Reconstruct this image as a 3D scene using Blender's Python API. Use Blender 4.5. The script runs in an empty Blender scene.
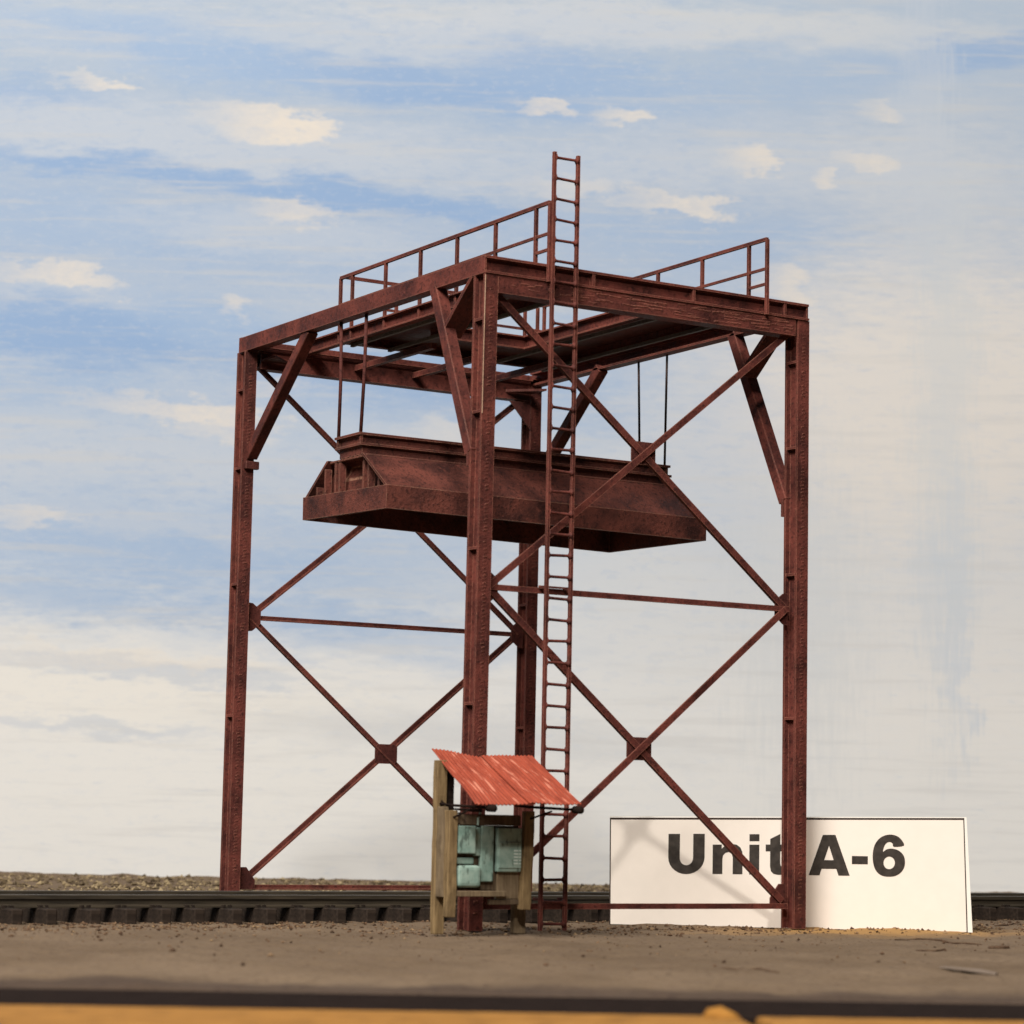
import bpy, bmesh, math, random
from mathutils import Vector, Matrix, noise
random.seed(7)
scene = bpy.context.scene
COL = scene.collection
V = Vector

# ------------------------------------------------------------------ helpers
def link(name, me, mat=None, parent=None):
    o = bpy.data.objects.new(name, me)
    COL.objects.link(o)
    if mat is not None and me is not None:
        me.materials.append(mat)
    if parent is not None:
        o.parent = parent
        o.matrix_parent_inverse = Matrix.Identity(4)
        # parts are modelled in world space; shift them into the parent's space
        o.location = -world_loc(parent)
    return o

def world_loc(o):
    l = V(o.location)
    while o.parent is not None:
        o = o.parent
        l += V(o.location)
    return l

def obj(name, bm, mat, parent=None, smooth=False, label=None):
    bmesh.ops.recalc_face_normals(bm, faces=bm.faces)
    me = bpy.data.meshes.new(name)
    bm.to_mesh(me); bm.free()
    if smooth:
        for p in me.polygons: p.use_smooth = True
    o = link(name, me, mat, parent)
    if label: o['label'] = label
    return o

def empty(name, loc, label, cat, group=None):
    o = bpy.data.objects.new(name, None)
    o.empty_display_size = 0.3
    COL.objects.link(o)
    o.location = loc
    tag(o, label, cat, group)
    return o

def tag(o, label=None, cat=None, group=None, kind=None):
    if label: o['label'] = label
    if cat: o['category'] = cat
    if group: o['group'] = group
    if kind: o['kind'] = kind

def BM(): return bmesh.new()

def box(bm, x0, x1, y0, y1, z0, z1):
    vs = [bm.verts.new((x, y, z)) for x in (x0, x1) for y in (y0, y1) for z in (z0, z1)]
    for f in ((0,1,3,2),(4,6,7,5),(0,4,5,1),(2,3,7,6),(0,2,6,4),(1,5,7,3)):
        bm.faces.new([vs[i] for i in f])
    return vs

def hexa(bm, p):           # 8 points, same order as box
    vs = [bm.verts.new(q) for q in p]
    for f in ((0,1,3,2),(4,6,7,5),(0,4,5,1),(2,3,7,6),(0,2,6,4),(1,5,7,3)):
        bm.faces.new([vs[i] for i in f])

def bar(bm, a, b, side, w, h, so=0.0, ho=0.0):
    """oriented box from a to b; `side` ~ direction of the h axis; w across, h along side"""
    a, b, side = V(a), V(b), V(side)
    d = (b - a).normalized()
    w_ax = d.cross(side).normalized()
    h_ax = w_ax.cross(d).normalized()
    ps = []
    for e in (a, b):
        for sw in (-.5, .5):
            for sh in (-.5, .5):
                ps.append(e + w_ax * (w * sw + so) + h_ax * (h * sh + ho))
    hexa(bm, ps)

def tube(bm, pts, r, seg=8):
    pts = [V(p) for p in pts]
    rings = []
    for i, p in enumerate(pts):
        d = (pts[min(i + 1, len(pts) - 1)] - pts[max(i - 1, 0)]).normalized()
        up = V((0, 0, 1)) if abs(d.z) < .9 else V((1, 0, 0))
        s = d.cross(up).normalized(); t = s.cross(d).normalized()
        rr = r[i] if isinstance(r, (list, tuple)) else r
        rings.append([bm.verts.new(p + s * math.cos(2*math.pi*k/seg) * rr + t * math.sin(2*math.pi*k/seg) * rr) for k in range(seg)])
    for a, b in zip(rings, rings[1:]):
        for k in range(seg):
            bm.faces.new((a[k], a[(k+1) % seg], b[(k+1) % seg], b[k]))
    bm.faces.new(rings[0]); bm.faces.new(rings[-1])

def angle_bar(bm, a, b, out, w=.105, t=.028, deep=.075):
    """angle iron lying in a frame: a flat leg facing `out` and a leg going back along its lower edge"""
    a, b, out = V(a), V(b), V(out).normalized()
    d = (b - a).normalized()
    n = out.cross(d).normalized()
    if n.z < 0: n = -n
    def bx(o0, o1, n0, n1):
        hexa(bm, [e + out * o + n * k for e in (a, b) for o in (o0, o1) for k in (n0, n1)])
    bx(-t, 0, -w/2, w/2)                 # flat leg
    bx(-deep, -t - .0005, -w/2, -w/2 + t)     # lower leg

def plate(bm, pts, n, t):
    """extruded polygon: points, normal, thickness (backwards)"""
    n = V(n).normalized()
    A = [bm.verts.new(V(p)) for p in pts]
    B = [bm.verts.new(V(p) - n * t) for p in pts]
    bm.faces.new(A); bm.faces.new(B[::-1])
    k = len(A)
    for i in range(k):
        bm.faces.new((A[i], B[i], B[(i+1) % k], A[(i+1) % k]))

def bevel(bm, off=.012, seg=1):
    bmesh.ops.bevel(bm, geom=list(bm.edges), offset=off, segments=seg, affect='EDGES', profile=.6, clamp_overlap=True)

# ------------------------------------------------------------------ materials
class NT:
    def __init__(s, name):
        s.m = bpy.data.materials.new(name); s.m.use_nodes = True
        s.t = s.m.node_tree; s.n = s.t.nodes
        s.n.clear()
        s.out = s.n.new('ShaderNodeOutputMaterial')
        s.p = s.n.new('ShaderNodeBsdfPrincipled')
        s.l(s.p.outputs[0], s.out.inputs[0])
        s.tc = s.n.new('ShaderNodeTexCoord')
    def l(s, a, b): s.t.links.new(a, b)
    def inp(s, sock, v):
        if hasattr(v, 'is_linked') or hasattr(v, 'links'): s.l(v, sock)
        else: sock.default_value = v
    def coord(s, scale=(1,1,1), rot=(0,0,0), src='Object'):
        m = s.n.new('ShaderNodeMapping'); s.l(s.tc.outputs[src], m.inputs[0])
        m.inputs['Scale'].default_value = scale; m.inputs['Rotation'].default_value = rot
        return m.outputs[0]
    def noise(s, vec, scale, detail=4, rough=.55, dist=0):
        n = s.n.new('ShaderNodeTexNoise'); s.l(vec, n.inputs['Vector'])
        n.inputs['Scale'].default_value = scale; n.inputs['Detail'].default_value = detail
        n.inputs['Roughness'].default_value = rough; n.inputs['Distortion'].default_value = dist
        return n.outputs['Fac']
    def ramp(s, fac, stops, interp='LINEAR'):
        r = s.n.new('ShaderNodeValToRGB'); s.l(fac, r.inputs[0]); r.color_ramp.interpolation = interp
        e = r.color_ramp.elements
        while len(e) > 1: e.remove(e[-1])
        for i, (p, c) in enumerate(stops):
            x = e[0] if i == 0 else e.new(p)
            x.position = p; x.color = c if len(c) == 4 else (*c, 1)
        return r.outputs[0]
    def mix(s, fac, a, b, mode='MIX'):
        m = s.n.new('ShaderNodeMix'); m.data_type = 'RGBA'; m.blend_type = mode
        s.inp(m.inputs[0], fac)
        for sock, v in ((m.inputs[6], a), (m.inputs[7], b)):
            if isinstance(v, tuple): sock.default_value = v if len(v) == 4 else (*v, 1)
            else: s.l(v, sock)
        return m.outputs[2]
    def math(s, op, a, b=0.0, clamp=False):
        m = s.n.new('ShaderNodeMath'); m.operation = op; m.use_clamp = clamp
        s.inp(m.inputs[0], a); s.inp(m.inputs[1], b)
        return m.outputs[0]
    def smooth(s, v, a, b, o0=0.0, o1=1.0):
        m = s.n.new('ShaderNodeMapRange'); m.interpolation_type = 'SMOOTHSTEP'
        s.l(v, m.inputs[0])
        for i, q in enumerate((a, b, o0, o1)): m.inputs[1 + i].default_value = q
        return m.outputs[0]
    def bump(s, h, strength=.5, dist=.02):
        b = s.n.new('ShaderNodeBump'); s.l(h, b.inputs['Height'])
        b.inputs['Strength'].default_value = strength; b.inputs['Distance'].default_value = dist
        s.l(b.outputs[0], s.p.inputs['Normal'])
    def edge(s, radius):
        b = s.n.new('ShaderNodeBevel'); b.samples = 4; b.inputs['Radius'].default_value = radius
        g = s.n.new('ShaderNodeNewGeometry')
        d = s.n.new('ShaderNodeVectorMath'); d.operation = 'DOT_PRODUCT'
        s.l(b.outputs[0], d.inputs[0]); s.l(g.outputs['Normal'], d.inputs[1])
        return s.smooth(d.outputs['Value'], .985, .80)
    def set(s, col=None, rough=None, spec=.3):
        if col is not None:
            if isinstance(col, tuple): s.p.inputs['Base Color'].default_value = col if len(col) == 4 else (*col, 1)
            else: s.l(col, s.p.inputs['Base Color'])
        if rough is not None: s.inp(s.p.inputs['Roughness'], rough)
        s.p.inputs['Specular IOR Level'].default_value = spec
        return s.m

def rust(name, lo, hi, wear_hilite, wear_hilite_amt=.5, bump=.55):
    m = NT(name); c = m.coord()
    a = m.noise(c, 1.6, 6, .62); b = m.noise(c, 17, 3, .6); f = m.noise(c, 60, 2, .6)
    col = m.ramp(a, [(.36, lo), (.62, hi)])
    col = m.mix(m.smooth(b, .50, .70, 0, .7), col, tuple(x * .4 for x in lo))
    col = m.mix(m.smooth(m.noise(c, 7, 5, .7), .54, .72, 0, .5), col, tuple(min(1, x * 1.35) for x in hi))
    col = m.mix(m.smooth(f, .60, .74, 0, .45), col, tuple(min(1, x * 2.0) for x in hi))
    e = m.math('MULTIPLY', m.edge(.022), m.smooth(b, .3, .62, .15, wear_hilite_amt))  # pale edges: dusty wear, and edge highlights put into the colour
    col = m.mix(e, col, wear_hilite)
    m.bump(m.math('ADD', m.math('MULTIPLY', b, .7), m.math('MULTIPLY', f, .5)), bump, .022)
    return m.set(col, m.smooth(a, .3, .7, .62, .85), .25)

M = {}
M['red'] = rust('rust_red_paint', (.046, .0115, .0095), (.152, .038, .0275), (.44, .18, .12), .75, .7)
M['red2'] = rust('rust_red_paint_dark', (.046, .0115, .0095), (.105, .027, .0205), (.34, .14, .10), .6, .7)
M['hood'] = rust('rust_brown_weathered', (.036, .011, .009), (.142, .040, .028), (.38, .19, .125), .85, 1.0)
M['grey'] = rust('dusty_grey_steel', (.07, .06, .055), (.13, .115, .10), (.2, .17, .15), .3)
M['blackrod'] = rust('blackened_wire', (.025, .018, .016), (.05, .03, .027), (.1, .08, .07), .2)

def wood(name, lo, hi, sc=(14, 14, 1.2), bump=.5):
    m = NT(name); c = m.coord(sc)
    a = m.noise(c, 1.6, 6, .65); b = m.noise(m.coord(), 3, 3)
    col = m.ramp(a, [(.3, lo), (.7, hi)])
    col = m.mix(m.smooth(b, .5, .7, 0, .5), col, tuple(x * .55 for x in lo))
    m.bump(a, bump, .03)
    return m.set(col, .85, .2)
M['wood_light'] = wood('weathered_yellow_wood', (.115, .072, .034), (.30, .205, .10))
M['wood_dark'] = wood('weathered_dark_wood', (.06, .04, .026), (.15, .105, .065))
M['wood_grey'] = wood('weathered_grey_wood', (.11, .075, .045), (.24, .175, .105))
M['plank'] = wood('varnished_orange_wood', (.21, .09, .014), (.42, .20, .042), (1.2, 9, 9), .15)
M['tie'] = wood('dark_tie', (.014, .009, .0065), (.046, .031, .022), (1.5, 12, 12), .4)

m = NT('rail_steel'); c = m.coord((.6, 8, 8)); a = m.noise(c, 3, 4)
M['rail'] = m.set(m.ramp(a, [(.3, (.022, .017, .012)), (.7, (.060, .046, .030))]), .5, .4)
m = NT('rail_head'); a = m.noise(m.coord((.5, 6, 6)), 3, 4)
m.p.inputs['Metallic'].default_value = .3
M['railtop_shine'] = m.set(m.ramp(a, [(.3, (.07, .062, .052)), (.7, (.16, .14, .115))]), .42, .5)  # lighter colour paints in the shine along the rail top

# green painted electrical boxes
m = NT('pale_green_paint'); a = m.noise(m.coord(), 5, 5, .6); b = m.noise(m.coord((1, 1, .35)), 14, 3)
col = m.ramp(a, [(.35, (.165, .265, .225)), (.65, (.32, .42, .36))])
col = m.mix(m.smooth(b, .56, .68, 0, .75), col, (.06, .085, .07))
m.bump(a, .3, .02)
M['green'] = m.set(col, .7, .2)
m = NT('white_lettering'); M['whitemark'] = m.set((.62, .70, .64), .8, .1)

# corrugated roof
m = NT('faded_red_roofing'); a = m.noise(m.coord((6, 1.0, 1.0)), 2.2, 6, .65); b = m.noise(m.coord((9, .8, .8)), 2.0, 4, .6)
col = m.ramp(a, [(.35, (.235, .042, .021)), (.6, (.35, .068, .035))])
col = m.mix(m.smooth(b, .55, .66, 0, .75), col, (.60, .225, .15))
col = m.mix(m.smooth(b, .42, .30, 0, .75), col, (.19, .03, .016))
m.bump(a, .2, .01)
M['roof'] = m.set(col, .6, .3)

m = NT('sign_card'); a = m.noise(m.coord(), 4, 3)
M['card'] = m.set(m.ramp(a, [(.3, (.83, .755, .68)), (.7, (.86, .78, .705))]), .8, .1)
m = NT('foam_edge'); M['foam'] = m.set((.86, .82, .76), .85, .1)
m = NT('printed_ink'); a = m.noise(m.coord(), 9, 4); M['ink'] = m.set(m.ramp(a, [(.35, (.032, .026, .022)), (.65, (.055, .045, .038))]), .75, .2)
m = NT('dark_seam'); M['seam'] = m.set((.045, .03, .025), .9, .1)
m = NT('flat_black_matt'); a = m.noise(m.coord((1, 6, 6)), 4, 4)
M['flat_black'] = m.set(m.ramp(a, [(.3, (.010, .0065, .0055)), (.7, (.024, .0155, .0125))]), .95, .02)  # black of the fittings, also the painted shade of the foreground gap

# soil
m = NT('fine_soil'); c = m.coord()
a = m.noise(c, .35, 5, .6); b = m.noise(c, 2.2, 5, .62); d = m.noise(c, 11, 4, .65); e = m.noise(c, 34, 2, .6)
col = m.ramp(a, [(.33, (.135, .092, .058)), (.66, (.195, .138, .091))])
col = m.mix(m.smooth(b, .5, .75, 0, .55), col, (.15, .105, .076))
col = m.mix(m.smooth(d, .54, .68, 0, .65), col, (.085, .055, .038))
col = m.mix(m.smooth(e, .62, .75, 0, .5), col, (.27, .205, .15))
k2 = m.noise(m.coord((1, 1, 1)), 5.5, 5, .75)
col = m.mix(m.smooth(k2, .58, .66, 0, .55), col, (.075, .05, .035))
# ochre dust around the foot of the right column
vm = m.n.new('ShaderNodeVectorMath'); vm.operation = 'DISTANCE'; m.l(m.coord((.55, 1, 1), (0, 0, .55)), vm.inputs[0])
OCH = (Matrix.Rotation(.55, 3, 'Z') @ V((6.9 * .55, -.75, 0)))
vm.inputs[1].default_value = OCH
w = m.math('ADD', vm.outputs['Value'], m.math('MULTIPLY', m.math('SUBTRACT', b, .5), 1.4))
col = m.mix(m.smooth(w, 2.3, .4, 0, .85), col, (.42, .235, .085))
# soil colour darkened towards the front edge, its shade painted in
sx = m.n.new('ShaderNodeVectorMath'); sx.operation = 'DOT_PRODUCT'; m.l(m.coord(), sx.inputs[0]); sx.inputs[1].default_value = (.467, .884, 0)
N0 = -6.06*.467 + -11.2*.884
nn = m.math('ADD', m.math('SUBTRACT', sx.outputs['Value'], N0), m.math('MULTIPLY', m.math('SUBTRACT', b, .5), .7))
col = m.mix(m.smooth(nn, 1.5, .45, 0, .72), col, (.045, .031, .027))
m.bump(m.math('ADD', m.math('MULTIPLY', d, .6), m.math('MULTIPLY', e, .5)), .6, .05)
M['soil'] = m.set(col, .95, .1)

m = NT('gravel_stone'); g = m.n.new('ShaderNodeNewGeometry')
col = m.ramp(g.outputs['Random Per Island'], [(0, (.05, .034, .020)), (.35, (.13, .095, .056)), (.7, (.21, .155, .09)), (1, (.34, .26, .15))])
M['stone'] = m.set(col, .95, .1)
m = NT('dark_crumb'); g = m.n.new('ShaderNodeNewGeometry')
col = m.ramp(g.outputs['Random Per Island'], [(0, (.045, .027, .018)), (.55, (.13, .075, .045)), (.85, (.19, .12, .07)), (1, (.30, .20, .11))])
M['crumb'] = m.set(col, .95, .1)
m = NT('dry_twig'); M['twig'] = m.set(m.ramp(m.noise(m.coord((1, 8, 8)), 6, 3), [(.3, (.05, .03, .02)), (.7, (.13, .08, .05))]), .9, .1)
m = NT('pale_chip'); M['chip'] = m.set((.20, .155, .122), .9, .1)

# ------------------------------------------------------------------ camera
CAM = V((-19.0031, -32.0839, 1.6694))
YAW, PITCH, ROLL, FPX = .547924, .119663, .0207568, 2526.69
F = V((math.sin(YAW)*math.cos(PITCH), math.cos(YAW)*math.cos(PITCH), math.sin(PITCH)))
R0 = F.cross(V((0, 0, 1))).normalized(); U0 = R0.cross(F)
R_ = R0*math.cos(ROLL) + U0*math.sin(ROLL); U_ = -R0*math.sin(ROLL) + U0*math.cos(ROLL)
cd = bpy.data.cameras.new('camera'); cam = bpy.data.objects.new('camera', cd); COL.objects.link(cam)
mw = Matrix((R_, U_, -F)).transposed().to_4x4(); mw.translation = CAM; cam.matrix_world = mw
cd.sensor_width = 36; cd.lens = FPX/1024*36; cd.clip_start = .1; cd.clip_end = 400
cd.dof.use_dof = True; cd.dof.focus_distance = 42.5; cd.dof.aperture_fstop = .68; cd.dof.aperture_blades = 0
scene.camera = cam

def ray_on(px, py, P, n):
    """survey helper: where the sight line of a measured photo point meets a real plane"""
    d = F + R_*((px-512)/FPX) - U_*((py-512)/FPX)
    return CAM + d * ((P - CAM).dot(n) / d.dot(n))

# ------------------------------------------------------------------ tower
W, D = 5.903, 8.096
CX, CY = .116, .168            # half sizes of a column
ZB, ZM, ZT = .412, 5.046, 9.558
NI = .304
tower = empty('steel_tower', (W/2, D/2, 0), 'tall open rust red steel gantry tower with cross braced sides, ladder and railed top', 'tower')

def column(x, y, dx0=0, dx1=0):
    bm = BM()
    f = .045
    rows = [box(bm, x-CX, x+CX, y-CY, y-CY+f, 0, 9.728),
            box(bm, x-CX, x+CX, y+CY-f, y+CY, 0, 9.728),
            box(bm, x-.03, x+.03, y-CY+f, y+CY-f, 0, 9.728)]
    for z in (9.05, 7.65, 5.6, 3.3):
        for s in (-1, 1):
            a, b = (x-CX+.012, x-.03) if s < 0 else (x+.03, x+CX-.012)
            box(bm, a, b, y-CY+f, y+CY-f, z-.02, z+.02)
    # rows of flattened rivet ridges up the outer flange
    z = .25
    rnd = random.Random(int(x*100+y*10))
    while z < 9.5:
        for sgn in (-1, 1):
            yy = y + sgn*CY
            h = rnd.uniform(.002, .006); w = rnd.uniform(.028, .042)
            if rnd.random() < .86:
                o = rnd.uniform(-.012, .012)
                p = [(x+o-w, yy, z-.014), (x+o-w, yy, z+.010), (x+o-w*.6, yy+sgn*h*1.4, z), (x+o-w*.6, yy+sgn*h*1.4, z+.012),
                     (x+o+w, yy, z-.010), (x+o+w, yy, z+.016), (x+o+w*.6, yy+sgn*h*1.4, z+.004), (x+o+w*.6, yy+sgn*h*1.4, z+.016)]
                hexa(bm, p)
        z += .056
    # lean of the column
    for v in bm.verts:
        t = v.co.z/10
        v.co.x += dx0*(1-t) + dx1*t
    return obj('column', bm, M['red'], tower)

column(0, 0, 0, .035); column(W, 0, .035, .028); column(0, D, -.045, -.05); column(W, D)

# welded girders joining the columns at the front and back
def girder(y, out):
    bm = BM()
    x0, x1 = CX+.035, W-CX-.022
    ya, yb = (y-CY, y-CY+.045) if out < 0 else (y+CY-.045, y+CY)
    box(bm, x0, x1, ya, yb, 9.455, 9.728)
    yc, yd = (y-CY+.045, y+CY-.05) if out < 0 else (y-CY+.05, y+CY-.045)
    box(bm, x0, x1, yc, yd, 9.455, 9.495)
    if out > 0: box(bm, x0, x1, y-CY+.004, y-CY+.049, 9.44, 9.725)
    rnd = random.Random(int(y*7)+3)
    face = y + out*CY
    for k in range(150):                         # rough ridges of the plate
        xx = x0 + (x1-x0)*rnd.random()**.55
        ln = rnd.uniform(.05, .26); zz = rnd.choice((9.51, 9.56, 9.60, 9.65, 9.69)) + rnd.uniform(-.012, .012)
        if xx + ln > x1: continue
        h = rnd.uniform(.003, .009)
        s = rnd.uniform(-.01, .01)
        hexa(bm, [(xx, face, zz-.012), (xx, face, zz+.012), (xx+.02, face+out*h, zz-.004), (xx+.02, face+out*h, zz+.006),
                  (xx+ln, face, zz-.012+s), (xx+ln, face, zz+.012+s), (xx+ln-.02, face+out*h, zz-.004+s), (xx+ln-.02, face+out*h, zz+.006+s)])
    return obj('girder', bm, M['red'], tower)
girder(0, -1); girder(D, 1)

# ring of I beams on top
def ring_x(y, out):
    bm = BM()
    e = y + out*(CY+.012)
    w = y + out*(CY-.075)
    lo, hi = sorted((e, y - out*CY*(.6 if out < 0 else .97)))
    x0, x1 = -CX-.004+.036, W+CX+.004+.004
    zt = 10.0 if out < 0 else 9.90
    box(bm, x0, x1, lo, hi, zt-.038, zt)
    box(bm, x0, x1, *sorted((e+out*.012, y-out*CY*(.6 if out < 0 else .99))), 9.731, 9.768)
    box(bm, x0, x1, *sorted((w, w-out*.05)), 9.768, zt-.038)
    if out > 0: box(bm, x0+.25, x1-.25, y-CY*.90, y-CY*.65, 9.768, zt-.038)
    for xx in (1.86, 3.75, 5.55):
        box(bm, xx-.022, xx+.022, *sorted((w, e-out*.008)), 9.768, zt-.038)
    return obj('top_beam', bm, M['red'], tower)
ring_x(0, -1); ring_x(D, 1)
def ring_y(x, out):
    bm = BM()
    xa = x + out*(CX+.004)
    y0, y1 = -CY+.005, D+CY-.005
    if out < 0: xa += .03
    box(bm, *sorted((xa, xa-out*.045)), y0+.10, y1-.10, 9.735, 9.997)
    box(bm, *sorted((xa-out*.045, xa-out*.22)), y0+.24, y1-.24, 9.958, 9.997)
    box(bm, *sorted((xa-out*.045, xa-out*.22)), y0+.24, y1-.24, 9.735, 9.772)
    for (a, b) in ((y0, y0+.098), (y1-.098, y1)):        # end caps butt against the ring
        box(bm, *sorted((xa-.0, xa-out*.03)), a, b, 9.733, 10.003)
    if out < 0:
        for v in bm.verts: v.co.x -= .05*max(0, v.co.y)/D
    return obj('top_beam', bm, M['red'], tower)
ring_y(0, -1); ring_y(W, 1)
bm = BM()                                                 # pale strip along the flange edge of the near column
tube(bm, [(-CX+.04, -CY-.004, 9.70), (-CX+.035, -CY-.004, 8.5), (-CX+.032, -CY-.004, 7.6)], .008, 6)
obj('pale_corner_strip', bm, rust('pale_edge', (.30, .17, .11), (.45, .28, .19), (.5, .36, .26)), tower)

# cross bracing of front and back frames
def frame(y, out):
    f = y + out*.06
    o = (0, out, 0)
    nl = lambda z: (NI*.55, f, z)
    nr = lambda z: (W-NI*.62, f, z)
    for z0, z1 in ((ZB, ZM), (ZM, ZT)):
        zz1 = z1 if z1 != ZT else ZT-.05
        for a, b, off in ((nl(z0), nr(zz1), 0), (nr(z0), nl(zz1), -.035)):
            bm = BM()
            a2 = V(a); b2 = V(b); a2.y += out*off; b2.y += out*off
            dd = (b2-a2).normalized()
            angle_bar(bm, a2 + dd*.02, b2 - dd*.02, o)
            obj('diagonal_brace', bm, M['red'], tower)
        c = V((W/2, f - out*.068, (z0+z1)/2))
        bm = BM()
        k, h, cut = .225, .175, .05
        pts = [(-k+cut, -h), (k-cut, -h), (k, -h+cut), (k, h-cut), (k-cut, h), (-k+cut, h), (-k, h-cut), (-k, -h+cut)]
        if out < 0: pass
        plate(bm, [c + V((px, 0, pz)) for px, pz in pts], o, .022)
        obj('gusset_plate', bm, M['red2'], tower)
    for z in (ZM, ZB):
        bm = BM(); angle_bar(bm, (CX+.005, f-out*.004, z-(.01 if z > 1 else .065)), (W-CX-.005, f-out*.004, z-(.01 if z > 1 else .065)), o, .085, .026, .07)
        obj('strut', bm, M['red'], tower)
        for s, x in ((1, CX), (-1, W-CX)):
            bm = BM()
            if z == ZM: pts = [(0, -.26), (.09, -.25), (.25, -.12), (.25, .12), (.09, .24), (0, .25)]
            else: pts = [(0, -.10), (.30, -.10), (.30, .06), (.13, .28), (0, .28)]
            plate(bm, [(x + s*px, f - out*.072, z + pz) for px, pz in pts], o, .022)
            obj('gusset_plate', bm, M['red2'], tower)
frame(0, -1); frame(D, 1)
bm = BM()                                                 # lifted splice on the front strut
box(bm, 1.02, 1.50, -.115, -.075, ZM+.035, ZM+.062)
obj('splice_plate', bm, M['red'], tower)

# knee braces in the open ends
def knee(x, ya, za, yb, zb, m, w=.20, d=.24):
    bm = BM(); bar(bm, (x, ya, za), (x, yb, zb), (1, 0, 0), w, d)
    bevel(bm, .012)
    return obj('knee_brace', bm, m, tower)
for x, s in ((0, 1), (W, -1)):
    m_ = M['red']
    if s > 0: knee(x, 1.40, 9.77, .20, 7.05, m_, .20, .20)
    else: knee(x, 1.66, 9.77, .20, 6.80, m_, .20, .20)
    knee(x, D-2.40, 9.77, D-.17, 7.86, m_, .19, .20)
    bm = BM()                                              # wide strut leaning on the front knee brace
    xa, xb = (x-.088, x+.27) if s > 0 else (x-.28, x+.06)
    hexa(bm, [(xa, .20, 9.72), (xa, .245, 9.76), (xa, 1.12, 8.96), (xa, 1.17, 9.01), (xb, .20, 9.72), (xb, .245, 9.76), (xb, 1.12, 8.96), (xb, 1.17, 9.01)])
    obj('knee_strut', bm, M['red'], tower)
    bm = BM()                                              # foot plates of the braces
    box(bm, x-.11, x+.11, CY+.002, CY+.05, 6.55 if s < 0 else 6.85, 6.85 if s < 0 else 7.05)
    obj('gusset_plate', bm, M['red2'], tower)
    bm = BM(); box(bm, x-.13, x+.13, D-CY-.10, D-CY-.004, 7.62, 7.76); bevel(bm, .01)
    obj('gusset_plate', bm, M['red2'], tower)
# corner shelves under the back corners
for x, s in ((0, 1), (W, -1)):
    bm = BM()
    plate(bm, [(x+s*.14, D-.2, 9.60), (x+s*.7, D-.2, 9.60), (x+s*.14, D-.75, 9.60)], (0, 0, 1), .04)
    if s < 0: plate(bm, [(x+s*.14, D-.19, 9.40), (x+s*.60, D-.19, 9.40), (x+s*.14, D-.19, 8.9)], (0, -1, 0), .03)
    obj('corner_bracket', bm, M['red2'], tower)

# horseshoe walkway round the hoist well
bm = BM()
ZD = 9.93
box(bm, 1.05, 1.93, .02, 6.40, ZD-.03, ZD)                # left deck
box(bm, 3.87, 5.10, .02, 6.41, ZD-.03, ZD)                # right deck
box(bm, 1.932, 3.868, 5.02, 6.415, ZD-.031, ZD-.001)       # back deck
obj('walkway_deck', bm, M['red2'], tower)
def channel_y(x, out, y0, y1, name='walkway_channel'):
    bm = BM()
    box(bm, *sorted((x, x-out*.03)), y0, y1, 9.79, 9.972)
    box(bm, *sorted((x+out*.085, x-out*.05)), y0, y1, 9.973, 9.998)
    box(bm, *sorted((x+out*.085, x-out*.05)), y0, y1, 9.762, 9.789)
    return obj(name, bm, M['red'], tower)
channel_y(1.02, -1, .02, D-.20); channel_y(1.95, 1, .02, 5.0); channel_y(3.84, -1, .02, 5.05); channel_y(5.13, 1, .02, 6.48)
def channel_x(y, out, x0, x1):
    bm = BM()
    box(bm, x0, x1, *sorted((y, y-out*.03)), 9.791, 9.97)
    box(bm, x0, x1, *sorted((y+out*.08, y-out*.05)), 9.9705, 9.996)
    box(bm, x0, x1, *sorted((y+out*.08, y-out*.05)), 9.764, 9.7905)
    return obj('walkway_channel', bm, M['red'], tower)
channel_x(5.0, -1, 1.956, 3.836); channel_x(6.42, 1, 1.075, 5.075)
bm = BM()                                                  # grey bearers below the decks
for x in (1.12, 1.86, 3.95, 5.04):
    box(bm, x-.03, x+.03, .2, 6.35, 9.70, 9.758)
obj('deck_bearer', bm, M['grey'], tower)
for x in (2.05, 3.25, 4.6):
    bm = BM(); box(bm, x-.05, x+.05, 5.1, D-CY-.01, 9.60, 9.70)
    obj('joist', bm, M['red'], tower)
bm = BM(); box(bm, CX+.05, W-CX-.05, D-.30, D-.21, 9.80, 9.90); obj('joist', bm, M['red'], tower)

# railings
def railing(path, posts, ends, label):
    path = [V(p) for p in path]
    bm = BM()
    for z, w in ((10.95, .055), (10.47, .042)):
        for a, b in zip(path, path[1:]):
            bar(bm, a + V((0, 0, z)), b + V((0, 0, z)), (0, 0, 1), w, w)
    for a, b in ends:
        a, b = V(a), V(b); bar(bm, a + V((0, 0, 10.22)), b + V((0, 0, 10.22)), (0, 0, 1), .042, .042)
    r = obj('railing', bm, M['red'], tower, label=label)
    for (x, y, zb) in posts:
        bm = BM(); box(bm, x-.026, x+.026, y-.026, y+.026, zb, 10.945)
        obj('railing_post', bm, M['red'], r)
LY, RY = 6.60, 6.47
railing([(1.0, -.235, 0), (1.0, LY, 0)],
        [(1.0, -.235, 9.72), (1.0, .16, 9.80)] + [(1.0, .16+1.20*k, 9.80) for k in range(1, 6)] + [(1.0, LY, 9.80)],
        [((1.0, -.235, 0), (1.0, .16, 0))], 'left hand railing with the ladder at its front end')
railing([(5.13, -.235, 0), (5.13, RY, 0)],
        [(5.13, -.235, 9.72), (5.13, .25, 9.80)] + [(5.13, .25+1.29*k, 9.80) for k in range(1, 6)] + [(5.13, RY, 9.80)],
        [((5.13, -.235, 0), (5.13, .25, 0))], 'right hand railing')
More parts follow.
